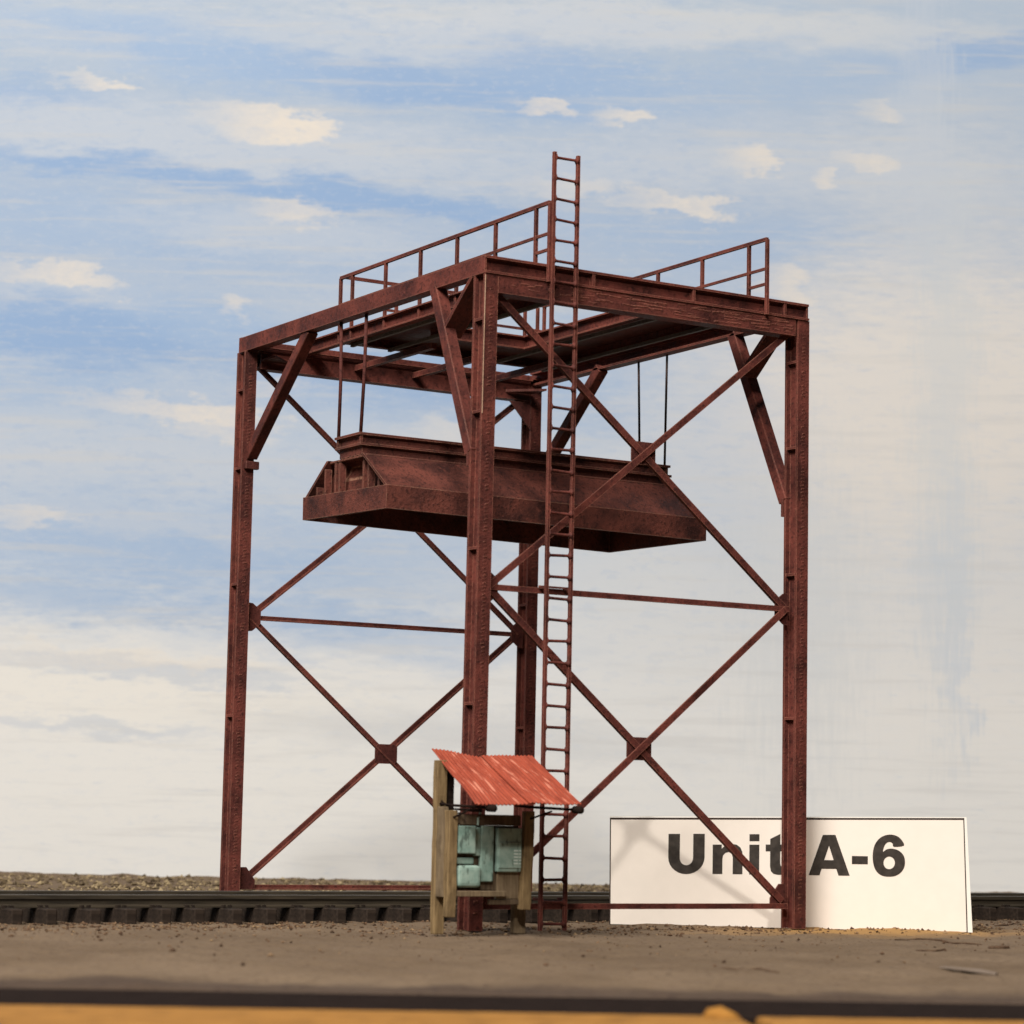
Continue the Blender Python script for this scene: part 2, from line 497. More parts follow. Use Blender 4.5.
railing([(1.03, 6.475, 0), (5.10, 6.475, 0)],
        [(1.03+4.07*k/4, 6.475, 9.80) for k in range(1, 4)] + [(4.72, 6.475, 9.8)], [], 'back railing')

# ladder
bm = BM()
for x in (1.05, 1.478):
    box(bm, x-.025, x+.025, -.283, -.228, 0, 11.74)
ladder = obj('ladder', bm, M['red'], tower)
z = .10; k = 0
while z < 11.70:
    bm = BM(); s = random.uniform(-.012, .012)
    tube(bm, [(1.07, -.255, z), (1.088, -.255, z), (1.115, -.255, z), (1.415, -.255, z+s), (1.440, -.255, z+s), (1.458, -.255, z+s)], [.066, .038, .022, .022, .038, .066], 8)
    obj('rung', bm, M['red'], ladder, smooth=True)
    z += .321; k += 1
for zz in (9.6, 5.08, .46):
    for x in (1.05, 1.478):
        bm = BM(); box(bm, x-.018, x+.018, -.2295, -.172 if zz > 9 else -.065, zz-.02, zz+.02)
        obj('ladder_clip', bm, M['red2'], ladder)

# ------------------------------------------------------------------ hanging hood
hood = empty('hanging_hood', (3.1, 4.17, 6.46), 'long rust brown trapezoid steel hood hanging level on thin rods inside the tower', 'hood')
HX0, HX1 = .06, 6.33
YC = 4.17
def hoodquad(bm, x0, x1, prof):
    """closed shell between two x from a list of (y,z)"""
    A = [bm.verts.new((x0, y, z)) for y, z in prof]; B = [bm.verts.new((x1, y, z)) for y, z in prof]
    n = len(prof)
    for i in range(n): bm.faces.new((A[i], A[(i+1) % n], B[(i+1) % n], B[i]))
    bm.faces.new(A); bm.faces.new(B[::-1])
bm = BM()
Y0, Y1 = 3.05, 5.36
BQ = {0: (.05, 2.98), 1: (-.20, 5.42), 2: (6.37, 3.06), 3: (6.24, 5.86)}     # measured corners: near-left, far-left, near-right, far-right
def hz(x): return -.05*(x/6.3)
def bq(x, y):
    u = x; v = y
    a = V((*BQ[0], 0)).lerp(V((*BQ[1], 0)), v); b = V((*BQ[2], 0)).lerp(V((*BQ[3], 0)), v)
    return a.lerp(b, u)
TU, TV = .012, .03                                        # wall thickness of the open-bottomed band
for (u0, u1, v0, v1) in ((0, TU, 0, 1), (1-TU, 1, 0, 1), (TU, 1-TU, 0, TV), (TU, 1-TU, 1-TV, 1)):
    b2 = BM()
    hexa(b2, [bq(u, v) + V((0, 0, z + hz(bq(u, v).x))) for u in (u0, u1) for v in (v0, v1) for z in (6.485, 6.865)])
    tm = bpy.data.meshes.new('t'); b2.to_mesh(tm); b2.free(); bm.from_mesh(tm); bpy.data.meshes.remove(tm)
bmesh.ops.remove_doubles(bm, verts=bm.verts, dist=1e-4)
bm.faces.ensure_lookup_table()
seen = {}
for f in bm.faces: seen.setdefault(tuple(sorted(v.index for v in f.verts)), []).append(f)
bmesh.ops.delete(bm, geom=[f for fs in seen.values() if len(fs) > 1 for f in fs], context='FACES_ONLY')
for v in bm.verts: v.co += V((noise.noise(v.co*2), noise.noise(v.co*2+V((5, 0, 0))), noise.noise(v.co*2+V((0, 5, 0)))))*.008
obj('base_band', bm, M['hood'], hood)
bm = BM()                                                # sloping side plates (thick sheets) + end walls
SY0, SZ0, SY1, SZ1 = Y0+.02, 6.862, 3.66, 7.44
for s in (1, -1):
    P = []
    for u, xb in ((0, -.03), (1, 6.02)):
        q0 = bq(u, .012 if s > 0 else .988); q1 = bq(u, .04 if s > 0 else .96)
        q0.x += .02 if u == 0 else -.03; q1.x += .02 if u == 0 else -.03
        yt = SY1 if s > 0 else 8.60-SY1
        P += [(q0.x, q0.y, 6.866+hz(q0.x)), (xb, yt, SZ1), (q1.x, q1.y, 6.866+hz(q1.x)), (xb, yt+s*.07, SZ1)]
    hexa(bm, P)
obj('side_plate', bm, M['hood'], hood)
F2 = lambda y: 8.60-y
for u, xo in ((0, .27), (1, -.42)):
    p0, p1 = bq(u, .05), bq(u, .95)
    bm = BM()
    xm = (p0.x+p1.x)/2 + xo
    plate(bm, [(p0.x+xo, p0.y, 6.866+hz(p0.x)), (p1.x+xo, p1.y, 6.866+hz(p1.x)), (xm, F2(SY1+.08), 7.42), (xm, SY1+.08, 7.42)], (-1, 0, 0), .05)
    obj('end_plate', bm, M['hood'], hood)
for y0, zt in ((3.36, 7.06), (3.66, 7.37), (3.80, 7.37), (4.50, 7.37), (4.62, 7.37), (4.92, 7.30), (5.16, 7.02)):
    bm = BM(); xr = .05 - .25*(y0-2.98)/2.44; box(bm, xr+.09, xr+.205, y0-.022, y0+.022, 6.867, zt)
    obj('end_rib', bm, M['hood'], hood)
bm = BM(); box(bm, HX0-.05, 6.0, SY1-.045, F2(SY1)+.045, 7.385, 7.429); bevel(bm, .012)
for k in range(7):
    y = SY1 + .1 + k*.16
    box(bm, HX0-.07, HX0-.0505, y, y+.10, 7.39, 7.42)
obj('end_shelf', bm, M['hood'], hood)
bm = BM()                                                # ridge box with two flanges
TX0, TX1, TY0, TY1 = -.06, 6.05, 3.72, 4.56
box(bm, TX0+.06, TX1-.03, TY0+.03, TY1-.03, 7.43, 7.575)
box(bm, TX0, TX1+.02, TY0-.03, TY1+.03, 7.575, 7.615)
box(bm, TX0+.05, TX1-.04, TY0+.04, TY1-.04, 7.615, 7.745)
box(bm, TX0-.02, TX1, TY0-.02, TY1+.02, 7.745, 7.785)
for x in (TX0+.03, TX1-.06):
    for y in (TY0+.0, TY1-.05):
        box(bm, x-.02, x+.02, y, y+.05, 7.616, 7.744)
obj('ridge_box', bm, M['hood'], hood)
for x, r, mm in ((0, .030, M['red2']), (5.965, .021, M['blackrod'])):
    for y in (3.73, 4.61):
        bm = BM(); yb = 3.76 if y < 4 else 4.53
        tube(bm, [(x, y, 9.733), (x, y + (yb-y)*.5, 8.8), (x-.03 if x < 1 else x-.0, yb, 7.786)], r, 8)
        obj('hanger_rod', bm, mm, hood, smooth=True)

# ------------------------------------------------------------------ name board
SO = V((3.81, 1.96, 0)); SU = V((4.78, -3.16, 0)).normalized(); SN = V((SU.y, -SU.x, 0))   # SN points at the viewer
if SN.dot(CAM - SO) < 0: SN = -SN
KS = 5.73/360.5
def sp(px, py, n=0.0):          # measured photo point -> point on the board
    u = (px-611.5)*KS
    v = (923 + (px-611.5)*8/360.5 - py)*KS
    return SO + SU*u + V((0, 0, v)) + SN*n
board = empty('name_board', SO + SU*2.86, 'white card sign reading Unit A-6 standing on the ground behind the right tower leg', 'sign')
bm = BM()
plate(bm, [sp(608.6, 924.4), sp(972.5, 932.5), sp(966.5, 817.8), sp(607.6, 816.2)], SN, .12)
obj('foam_board', bm, M['foam'], board)
bm = BM()
plate(bm, [sp(608.6, 924.2, .004), sp(967.6, 932.2, .004), sp(964.2, 818.6, .004), sp(607.6, 817.6, .004)], SN, .003)
obj('dark_border', bm, M['seam'], board)
bm = BM()
plate(bm, [sp(609.8, 924.0, .009), sp(966.4, 932.0, .009), sp(963.2, 820.6, .009), sp(608.8, 819.6, .009)], SN, .004)
obj('card_face', bm, M['card'], board)
def arc(cx, cy, rx, ry, a0, a1, n=14):
    return [(cx+rx*math.cos(math.radians(a0+(a1-a0)*i/n)), cy+ry*math.sin(math.radians(a0+(a1-a0)*i/n))) for i in range(n+1)]
def smoothpoly(p, n=4):
    out = []; k = len(p)
    for i in range(k):
        a, b, c, d = (V((*p[(i+j-1) % k], 0)) for j in range(4))
        for s in range(n):
            t = s/n
            q = .5*((2*b) + (c-a)*t + (2*a-5*b+4*c-d)*t*t + (3*b-a-3*c+d)*t**3)
            out.append((q.x, q.y))
    return out
G = {}
G['U'] = [[(667, 834), (678.6, 834)] + arc(685.3, 858, 6.7, 7.4, 180, 0)[0:] + [(692, 834), (703.6, 834)] + arc(685.3, 857.5, 18.3, 16.8, 0, 180)]
G['n'] = [[(711.7, 844.8), (720.8, 844.8), (720.8, 849.0), (723.5, 846.2), (727, 844.5), (731, 844), (736, 845), (739.6, 847.8), (741.5, 852), (741.8, 856), (741.8, 874.4), (732, 874.4), (732, 858), (731, 854), (728, 852.2), (724.6, 853), (722.2, 855.6), (721.6, 859), (721.6, 874.2), (711.7, 874.2)]]
G['i'] = [[(748.6, 844.9), (758.6, 844.9), (758.6, 874.7), (748.6, 874.7)], [(748.6, 834.4), (758.6, 834.4), (758.6, 841.4), (748.6, 841.4)]]
G['t'] = [[(779.6, 834.2), (779.6, 844.8), (786, 844.8), (786, 851.6), (779.6, 851.6), (779.6, 863.5), (780.4, 866.4), (782.6, 867.2), (786, 866.4), (786.9, 873.6), (782.5, 874.9), (777.5, 875.1), (773, 874), (770.4, 871.4), (769.5, 866.5), (769.5, 851.6), (765, 851.6), (765, 844.8), (769.5, 844.8), (769.5, 839.2)]]
G['A'] = [[(808.3, 875.4), (822.3, 835.2), (835, 835.2), (849.5, 876.0), (838.3, 875.9), (836, 869.2), (821.3, 869.0), (819.2, 875.6)], [(823.9, 860.4), (833.3, 860.5), (828.6, 846.0)]]
G['-'] = [[(851.6, 856.3), (867.6, 856.6), (867.6, 864.6), (851.6, 864.4)]]
six = [(31, 11), (21, 12.2), (19.8, 9), (17, 7.4), (13.6, 8.6), (11.3, 12.4), (10.5, 17.2), (13, 15.2), (17, 14), (22, 14.5), (27, 16.8), (30.8, 21.3), (32, 27.2), (31, 33.3), (27.5, 38.3), (22.3, 41.3), (16.2, 42), (9.5, 41), (4.2, 37), (1.2, 30.5), (.2, 22), (1.2, 13.2), (4.3, 6.6), (9.6, 1.9), (16.5, 0), (23, 1), (28, 4.6)]
G['6'] = [smoothpoly([(872.2+x*1.02, 835+y) for x, y in six], 3), arc(889, 863.2, 5.7, 6.3, 0, 360, 24)[:-1]]
for ch, polys in G.items():
    cu = bpy.data.curves.new('letter', 'CURVE'); cu.dimensions = '2D'; cu.fill_mode = 'BOTH'
    for p in polys:
        s = cu.splines.new('POLY'); s.points.add(len(p)-1); s.use_cyclic_u = True
        for q, (x, y) in zip(s.points, p): q.co = (x-790, 855-y, 0, 1)
    tmp = bpy.data.objects.new('tmp', cu); COL.objects.link(tmp)
    bpy.context.view_layer.update()
    me = bpy.data.meshes.new_from_object(tmp.evaluated_get(bpy.context.evaluated_depsgraph_get()))
    bpy.data.objects.remove(tmp); bpy.data.curves.remove(cu)
    for v in me.vertices: v.co = sp(v.co.x+790, 855-v.co.y, .013)
    me.name = 'letter'; me.materials.clear()
    o = link('letter', me, M['ink'], board)
    o['label'] = 'bold black %s printed on the card' % {'-': 'dash', '6': 'numeral 6'}.get(ch, 'letter ' + ch)

# ------------------------------------------------------------------ switch kiosk
kio = empty('switch_kiosk', (-.45, -1.1, 0), 'small timber kiosk with pale green switch boxes under a tilted red corrugated roof', 'kiosk')
def post(x0, x1, y0, y1, z0, z1, mm, name='post', rough=.012, lean=0):
    bm = BM(); box(bm, x0, x1, y0, y1, z0, z1)
    bmesh.ops.subdivide_edges(bm, edges=[e for e in bm.edges if abs((e.verts[0].co-e.verts[1].co).z) > .3], cuts=9)
    bevel(bm, .008)
    for v in bm.verts:
        v.co += V((noise.noise(v.co*5)*rough, noise.noise(v.co*5+V((9, 0, 0)))*rough, 0))
        v.co.x += lean*(v.co.z-z0)
    return obj(name, bm, mm, kio)
post(-1.16, -1.0, -.98, -.86, 0, 2.43, M['wood_light'])
post(-.955, -.86, -.94, -.85, 1.62, 2.36, M['flat_black'], 'post', .004)
post(-1.16, -1.02, -1.34, -1.21, .25, 1.73, M['wood_light'])
post(.05, .205, -1.34, -1.22, .35, 1.74, M['wood_light'], lean=.035)
post(.16, .35, -.98, -.86, 0, .70, M['wood_grey'])
post(-1.16, -1.08, -1.19, -.99, .52, 1.78, M['wood_grey'], 'side_board')
post(-1.005, .055, -1.27, -1.20, 1.53, 1.68, M['wood_dark'], 'header_board')
post(-1.005, .055, -1.205, -1.165, .62, 1.528, M['wood_dark'], 'back_board')
post(-.30, .055, -1.245, -1.207, .50, .90, M['wood_grey'], 'lower_board')
post(-1.02, -.20, -1.33, -1.17, .535, .615, M['wood_grey'], 'ledge')
post(-.42, .06, -1.26, -1.17, .42, .495, M['wood_dark'], 'ledge')
def cabinet(x0, x1, z0, z1, dep, name='switch_box', round_=.02):
    bm = BM(); box(bm, x0, x1, -1.208-dep, -1.208, z0, z1); bevel(bm, round_, 3)
    return obj(name, bm, M['green'], kio)
c1 = cabinet(-1.0, -.71, 1.13, 1.52, .12)
c2 = cabinet(-.60, -.385, .74, 1.525, .07, 'cable_trunking')
c3 = cabinet(-.70, -.60, 1.10, 1.50, .07, 'cable_trunking')
c4 = cabinet(-1.0, -.61, .66, .97, .13, 'meter_box', .07)
c5 = cabinet(-.345, .05, .88, 1.50, .11)
bm = BM(); box(bm, -1.0, -.70, -1.26, -1.209, .985, 1.075); bevel(bm, .02, 2); obj('cable_trunking', bm, M['green'], kio)
bm = BM()
box(bm, -.335, .04, -1.335, -1.3185, .93, 1.30); bevel(bm, .01); obj('box_door', bm, M['green'], c5)
bm = BM()
for k in range(5):
    box(bm, -.09, -.02, -1.341, -1.3355, 1.17-k*.045, 1.19-k*.045)
    box(bm, .0, .025, -1.341, -1.3355, 1.17-k*.045, 1.19-k*.045)
obj('warning_label', bm, M['whitemark'], c5)
bm = BM()
tube(bm, [(-.655, -1.27, 1.53), (-.655, -1.27, 1.62), (-.60, -1.24, 1.70)], .02, 6)
obj('conduit', bm, M['green'], kio)
# roof: two overlapping corrugated sheets
TL, TR, BR, BL = V((-1.06, -.62, 2.60)), V((.62, -.62, 2.53)), V((.50, -2.15, 1.84)), V((-1.22, -2.15, 1.82))
def sheet(u0, u1, lift, b0, b1):
    bm = BM(); nu, nv = int(216*(u1-u0)), 10
    nrm = (TR-TL).cross(BL-TL).normalized()
    if nrm.z < 0: nrm = -nrm
    g = []
    for side in (0, 1):
        gg = []
        for j in range(nv+1):
            row = []
            for i in range(nu+1):
                u = u0+(u1-u0)*i/nu; v = b0 + (b1-b0)*j/nv
                p = TL.lerp(TR, u).lerp(BL.lerp(BR, u), v)
                h = .008*math.sin(u*2*math.pi*27) + .03*noise.noise(V((u*3, v*2, 0))) + lift - .012*side
                h -= .05*math.sin(math.pi*u)*(1-v)
                row.append(bm.verts.new(p + nrm*h))
            gg.append(row)
        g.append(gg)
    for side in (0, 1):
        for j in range(nv):
            for i in range(nu):
                bm.faces.new((g[side][j][i], g[side][j][i+1], g[side][j+1][i+1], g[side][j+1][i]))
    for j in range(nv):
        for i in (0, nu): bm.faces.new((g[0][j][i], g[0][j+1][i], g[1][j+1][i], g[1][j][i]))
    for i in range(nu):
        for j in (0, nv): bm.faces.new((g[0][j][i], g[0][j][i+1], g[1][j][i+1], g[1][j][i]))
    return obj('roof_sheet', bm, M['roof'], kio, smooth=False)
sheet(0, .56, 0, 0, 1.0); sheet(.50, 1.0, .021, -.01, 1.0)
for (x0, x1) in ((-1.10, -.98), (.16, .44)):
    bm = BM()
    tube(bm, [(x0, -.95, 1.82), (x0, -1.3, 1.80), (x1, -2.2, 1.77)], .022, 6)
    tube(bm, [(x0-.0, -1.3, 1.62), (x0*.5+x1*.5, -1.7, 1.745)], .014, 6)
    b = obj('bracket', bm, M['flat_black'], kio)
    bm = BM(); tube(bm, [(x1, -2.05, 1.775), (x1, -2.08, 1.772), (x1, -2.24, 1.768), (x1, -2.29, 1.768)], [.03, .055, .055, .025], 10)
    obj('insulator', bm, M['flat_black'], b, smooth=True)
bm = BM(); tube(bm, [(-1.08, -1.27, 1.75), (-.85, -1.30, 1.74), (-.62, -1.30, 1.735)], [.012, .026, .026], 6)
tube(bm, [(-1.1, -1.0, 1.86), (-1.02, -1.2, 1.70), (-.9, -1.24, 1.69)], .012, 6)
obj('cable', bm, M['flat_black'], kio)

# ------------------------------------------------------------------ railway track
track = empty('railway_track', (3, 4.05, 0), 'dark model railway track on wooden sleepers running level through the tower', 'railway track')
def rail(yc):
    prof = [(-.13, .205), (.13, .205), (.13, .222), (.032, .25), (.028, .315), (.058, .328), (.058, .378), (.045, .386), (-.045, .386), (-.058, .378), (-.058, .328), (-.028, .315), (-.032, .25), (-.13, .222)]
    bm = BM(); X0, X1 = -14, 24
    A = [bm.verts.new((X0, yc+y, z)) for y, z in prof]; B = [bm.verts.new((X1, yc+y, z)) for y, z in prof]
    n = len(prof)
    for i in range(n): bm.faces.new((A[i], A[(i+1) % n], B[(i+1) % n], B[i]))
    bm.faces.new(A[::-1]); bm.faces.new(B)
    return obj('rail', bm, M['rail'], track)
r1 = rail(3.21); r2 = rail(4.89)
for r_, y in ((r1, 3.21), (r2, 4.89)):
    bm = BM(); box(bm, -14, 24, y-.043, y+.043, .3862, .391); obj('rail_head', bm, M['railtop_shine'], r_)
proto = []
rs = random.Random(4)
for k in range(4):
    bm = BM(); box(bm, -.088, .088, -1.42, 1.42, -.04, .205)
    bevel(bm, .02)
    for y in (-1.02, -.66, .66, 1.02):
        for xx in (-.05, .05):
            s = rs.uniform(.015, .035)
            box(bm, xx-s, xx+s, y-.045, y+.045, .2055, .245)
    for v in bm.verts: v.co += V((noise.noise(v.co*3+V((k*5, 0, 0)))*.02, 0, noise.noise(v.co*4+V((0, k*7, 0)))*.012))
    me = bpy.data.meshes.new('sleeper'); bmesh.ops.recalc_face_normals(bm, faces=bm.faces); bm.to_mesh(me); bm.free(); me.materials.append(M['tie'])
    proto.append(me)
k = 0; x = -9.4
while x < 17.5:
    o = bpy.data.objects.new('sleeper', proto[k % 4]); COL.objects.link(o); o.parent = track
    o.location = V((x, 4.05 + rs.uniform(-.05, .05), 0)) - V(track.location); o.rotation_euler = (0, 0, rs.uniform(-.03, .03))
    x += .578; k += 1

# ------------------------------------------------------------------ ground
E1 = V((.884, -.467, 0)); E2 = V((.467, .884, 0)); GO = V((-6.06, -11.2, 0))     # axis along the table's front edge
def ground_h(x, y, n):
    h = .035*noise.noise(V((x*.5, y*.5, 0))) + .04*noise.noise(V((x*1.7, y*1.7, 3))) + .022*noise.noise(V((x*4, y*4, 5)))
    s = min(1, max(0, (y-5.5)/1.2)); s = s*s*(3-2*s)
    h += s*(.035 + .03*noise.noise(V((x*2.2, y*2.2, 8))))
    if 2.5 < y < 5.7: h = h*.4 - .02
    if y < 2.6 : h -= .02
    if n < .9: h -= .045*(1-(n-.3)/.6)**2
    return h
def lin(a, b, st):
    k = int(round((b-a)/st)); return [a+(b-a)*i/k for i in range(k)]
us = lin(-60, -16, 2) + lin(-16, 16, .13) + lin(16, 60, 2) + [60]
ns = lin(.3, 1, .1) + lin(1, 24, .13) + lin(24, 46, .3) + [46]
bm = BM(); grid = []
for n in ns:
    row = []
    for u in us:
        p = GO + E1*u + E2*n
        row.append(bm.verts.new((p.x, p.y, ground_h(p.x, p.y, n))))
    grid.append(row)
for j in range(len(ns)-1):
    for i in range(len(us)-1):
        bm.faces.new((grid[j][i], grid[j][i+1], grid[j+1][i+1], grid[j+1][i]))
low = [bm.verts.new((v.co.x, v.co.y, -1.2)) for v in grid[0]]
for i in range(len(us)-1): bm.faces.new((low[i], low[i+1], grid[0][i+1], grid[0][i]))
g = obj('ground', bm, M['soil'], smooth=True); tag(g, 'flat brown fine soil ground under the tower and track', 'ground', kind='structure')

def edge_box(bm, u0, u1, n0, n1, z0, z1):
    hexa(bm, [tuple(GO + E1*u + E2*n + V((0, 0, z))) for u in (u0, u1) for n in (n0, n1) for z in (z0, z1)])
bm = BM(); edge_box(bm, -30, 30, -2.05, .28, -1.2, -.062)  # dark strip in place of the shaded gap before the planks
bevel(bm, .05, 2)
o = obj('gap_shade_strip', bm, M['flat_black']); tag(o, 'black strip standing in for the shaded gap between the soil and the orange wood in the blurred foreground', 'gap shade strip')

# scattered granules
def crumb(bm, p, r, flat=.75, rnd=random):
    vs = []
    a = rnd.uniform(0, 6.28); ca, sa = math.cos(a), math.sin(a)
    for d in ((1,0,0),(-1,0,0),(0,1,0),(0,-1,0),(0,0,1),(0,0,-1)):
        q = V(d)*r*rnd.uniform(.65, 1.25); q.z *= flat
        q += V((rnd.uniform(-.3, .3), rnd.uniform(-.3, .3), rnd.uniform(-.15, .15)))*r
        vs.append(bm.verts.new(p + V((q.x*ca-q.y*sa, q.x*sa+q.y*ca, q.z))))
    for i in (0, 1):
        for j in (2, 3):
            for k in (4, 5): bm.faces.new((vs[i], vs[j], vs[k]))
rg = random.Random(21)
bm = BM()
for _ in range(15000):
    u = rg.uniform(-14, 16); y = 6.2 + 24*rg.random()**1.2
    x = -2 + u*1.3
    p = V((x, y, 0)); n = (p-GO).dot(E2)
    if n > 36.7: continue
    r = rg.choice((.03, .04, .05, .065))*rg.uniform(.7, 1.3)
    crumb(bm, V((x, y, ground_h(x, y, n)+r*.25)), r, .8, rg)
o = obj('gravel', bm, M['stone']); tag(o, 'pale brown gravel lying on the bank behind the track', 'gravel', kind='stuff')
bm = BM()
for _ in range(4200):
    x = rg.uniform(-9, 15); y = rg.gauss(.2, 1.0) if rg.random() < .75 else rg.uniform(-6, 2.5)
    if y > 2.55: y = rg.uniform(1.5, 2.55)
    if x < -1.5 and y < .8 and rg.random() < .8: y = rg.uniform(.8, 2.6)
    p = V((x, y, 0)); n = (p-GO).dot(E2)
    if n < 1: continue
    r = rg.choice((.010, .014, .02, .03))*rg.uniform(.7, 1.3)
    if y < -1.5: r *= .6
    crumb(bm, V((x, y, ground_h(x, y, n)+r*.3)), r, .7, rg)
for _ in range(420):                                      # coarser dark bits, thinning out towards the viewer
    x = rg.uniform(-7, 11); y = .9 - 9*rg.random()**2.2
    p = V((x, y, 0)); n = (p-GO).dot(E2)
    if n < 1.8 or abs((p-GO).dot(E1)) > 12: continue
    r = rg.choice((.012, .018, .028))*rg.uniform(.7, 1.3)
    crumb(bm, V((x, y, ground_h(x, y, n)+r*.35)), r, .8, rg)
for _ in range(900):                                       # soil caught between the sleepers
    x = rg.uniform(-9, 16); y = rg.uniform(2.55, 3.0)
    p = V((x, y, 0)); r = rg.uniform(.012, .03)
    crumb(bm, V((x, y, ground_h(x, y, 15)+r*.3)), r, .7, rg)
o = obj('dirt_crumbs', bm, M['crumb']); tag(o, 'dark dirt crumbs strewn over the soil round the tower feet', 'dirt', kind='stuff')

# twigs and flakes on the soil
def on_ground(px, py):
    p = ray_on(px, py, V((0, 0, 0.01)), V((0, 0, 1)))
    n = (p-GO).dot(E2); p.z = ground_h(p.x, p.y, n)
    return p
def twig(a, b, r, label, mm='twig', bend=.03):
    a, b = on_ground(*a), on_ground(*b); bm = BM(); pts = []
    for i in range(9):
        t = i/8; p = a.lerp(b, t); p.z = ground_h(p.x, p.y, (p-GO).dot(E2)) + r*.6
        p += V((math.sin(t*5)*bend, math.cos(t*7)*bend, 0)); pts.append(p)
    tube(bm, pts, [r*(.55+.45*math.sin(math.pi*(.12+.76*i/8))) for i in range(9)], 7)
    o = obj('twig', bm, M[mm], smooth=True); tag(o, label, 'twig', 'twigs lying on the soil')
twig((896, 936.5), (984, 942.5), .015, 'long thin dark twig running along the foot of the white sign')
twig((918, 948.8), (948, 948.4), .018, 'short curved dark twig in front of the right end of the sign')
twig((990, 946), (1012, 946.3), .028, 'short thick dark twig just past the right corner of the sign')
twig((996, 925.3), (1023, 923.8), .016, 'thin twig on the soil between the sign and the track at the right')
twig((718, 965.5), (782, 971), .014, 'blurred brown twig lying on bare soil in the foreground')
a, b = on_ground(942, 968), on_ground(1000, 973); bm = BM()
d = (b-a).normalized(); s = V((-d.y, d.x, 0))
plate(bm, [a - s*.05 + V((0, 0, .018)), a.lerp(b, .5) - s*.10 + V((0, 0, .03)), b - s*.07 + V((0, 0, .02)), b.lerp(a, .1) + s*.06 + V((0, 0, .02)), b.lerp(a, .45) + s*.11 + V((0, 0, .028)), a + s*.04 + V((0, 0, .02))], (0, 0, 1), .02)
o = obj('bark_flake', bm, M['chip']); tag(o, 'pale grey flat flake of bark on the soil at the lower right', 'bark flake')

# wooden planks along the viewer's edge
def plankobj(u0, u1, label, splinter=False):
    bm = BM(); edge_box(bm, u0, u1, -4.6, -2.1, -.62, -.035)
    bevel(bm, .05, 2)
    o = obj('wooden_plank', bm, M['plank']); tag(o, label, 'plank', 'orange wooden planks in the foreground')
    return o
pu = lambda px: (ray_on(px, 1012, GO + E2*-2.1, E2) - GO).dot(E1)
pl = plankobj(-20, pu(738), 'long orange wooden plank with a raised splinter at its right end, blurred in the foreground')
plankobj(pu(755), 20, 'shorter orange wooden plank at the lower right corner, blurred in the foreground')
bm = BM(); u = pu(716)
def gp(uu, n, z): return GO + E1*uu + E2*n + V((0, 0, z))
tube(bm, [gp(u-.13, -2.25, -.10), gp(u-.06, -2.28, -.035), gp(u+.0, -2.3, -.02), gp(u+.12, -2.32, -.07), gp(u+.27, -2.34, -.18)], [.05, .085, .085, .075, .04], 8)
obj('splinter', bm, M['plank'], pl, smooth=True)
bm = BM(); edge_box(bm, -30, 30, -5, -2.06, -1.2, -.64)
o = obj('table_frame', bm, M['flat_black']); tag(o, 'dark frame under the orange planks at the bottom edge', 'table frame', kind='structure')

# ------------------------------------------------------------------ painted sky board
DB = 63.0
FH = V((F.x, F.y, 0)).normalized(); RH = V((FH.y, -FH.x, 0))
SKO = CAM + F*DB; SKO.z = 0
bm = BM()
hexa(bm, [tuple(SKO + RH*u + FH*t + V((0, 0, z))) for u in (-45, 45) for t in (0, .3) for z in (-1.2, 40)])
me = bpy.data.meshes.new('sky'); bmesh.ops.recalc_face_normals(bm, faces=bm.faces)
ang = math.atan2(RH.y, RH.x)
for v in bm.verts: v.co = Matrix.Rotation(-ang, 3, 'Z') @ (v.co - SKO)
bm.to_mesh(me); bm.free()
sky = link('sky', me); sky.location = SKO; sky.rotation_euler = (0, 0, ang)
tag(sky, 'painted sky backdrop with streaky white and cream clouds on pale blue', 'sky', kind='structure')
def bd(px, py):
    p = ray_on(px, py, SKO, FH) - SKO
    return p.dot(RH), p.z
PXU = FPX/DB
def srgb(r, g, b):
    f = lambda c: (c/12.92 if c <= .04045 else ((c+.055)/1.055)**2.4)
    return tuple(f(c/255) for c in (r, g, b))
GAINR, GAING, GAINB = .765, .79, .835
def paint(r, g, b): c = srgb(r, g, b); return (c[0]*GAINR, c[1]*GAING, c[2]*GAINB)
m = NT('painted_sky')
sep = m.n.new('ShaderNodeSeparateXYZ'); m.l(m.tc.outputs['Object'], sep.inputs[0])
# brush distortion
d1 = m.noise(m.coord((.35, 1, 1.6)), .9, 5, .6); d2 = m.noise(m.coord((.5, 1, 1.8), (.3, 0, .4)), 1.1, 5, .6)
U = m.math('ADD', sep.outputs[0], m.math('MULTIPLY', m.math('SUBTRACT', d1, .5), 3.0))
Z = m.math('ADD', sep.outputs[2], m.math('MULTIPLY', m.math('SUBTRACT', d2, .5), 1.5))
fine = m.noise(m.coord((.55, 1, 2.6), (0, .10, 0)), 2.4, 8, .66)
fine2 = m.noise(m.coord((.12, 1, 2.2), (0, .05, 0)), 1.6, 7, .62)
blot = m.noise(m.coord((1, 1, 1.3)), 1.5, 6, .6)
patch = m.math('ADD', m.math('MULTIPLY', blot, .5), m.math('MULTIPLY', m.noise(m.coord((1, 1, 1.7), (0, .12, 0)), 3.6, 7, .68), .5))
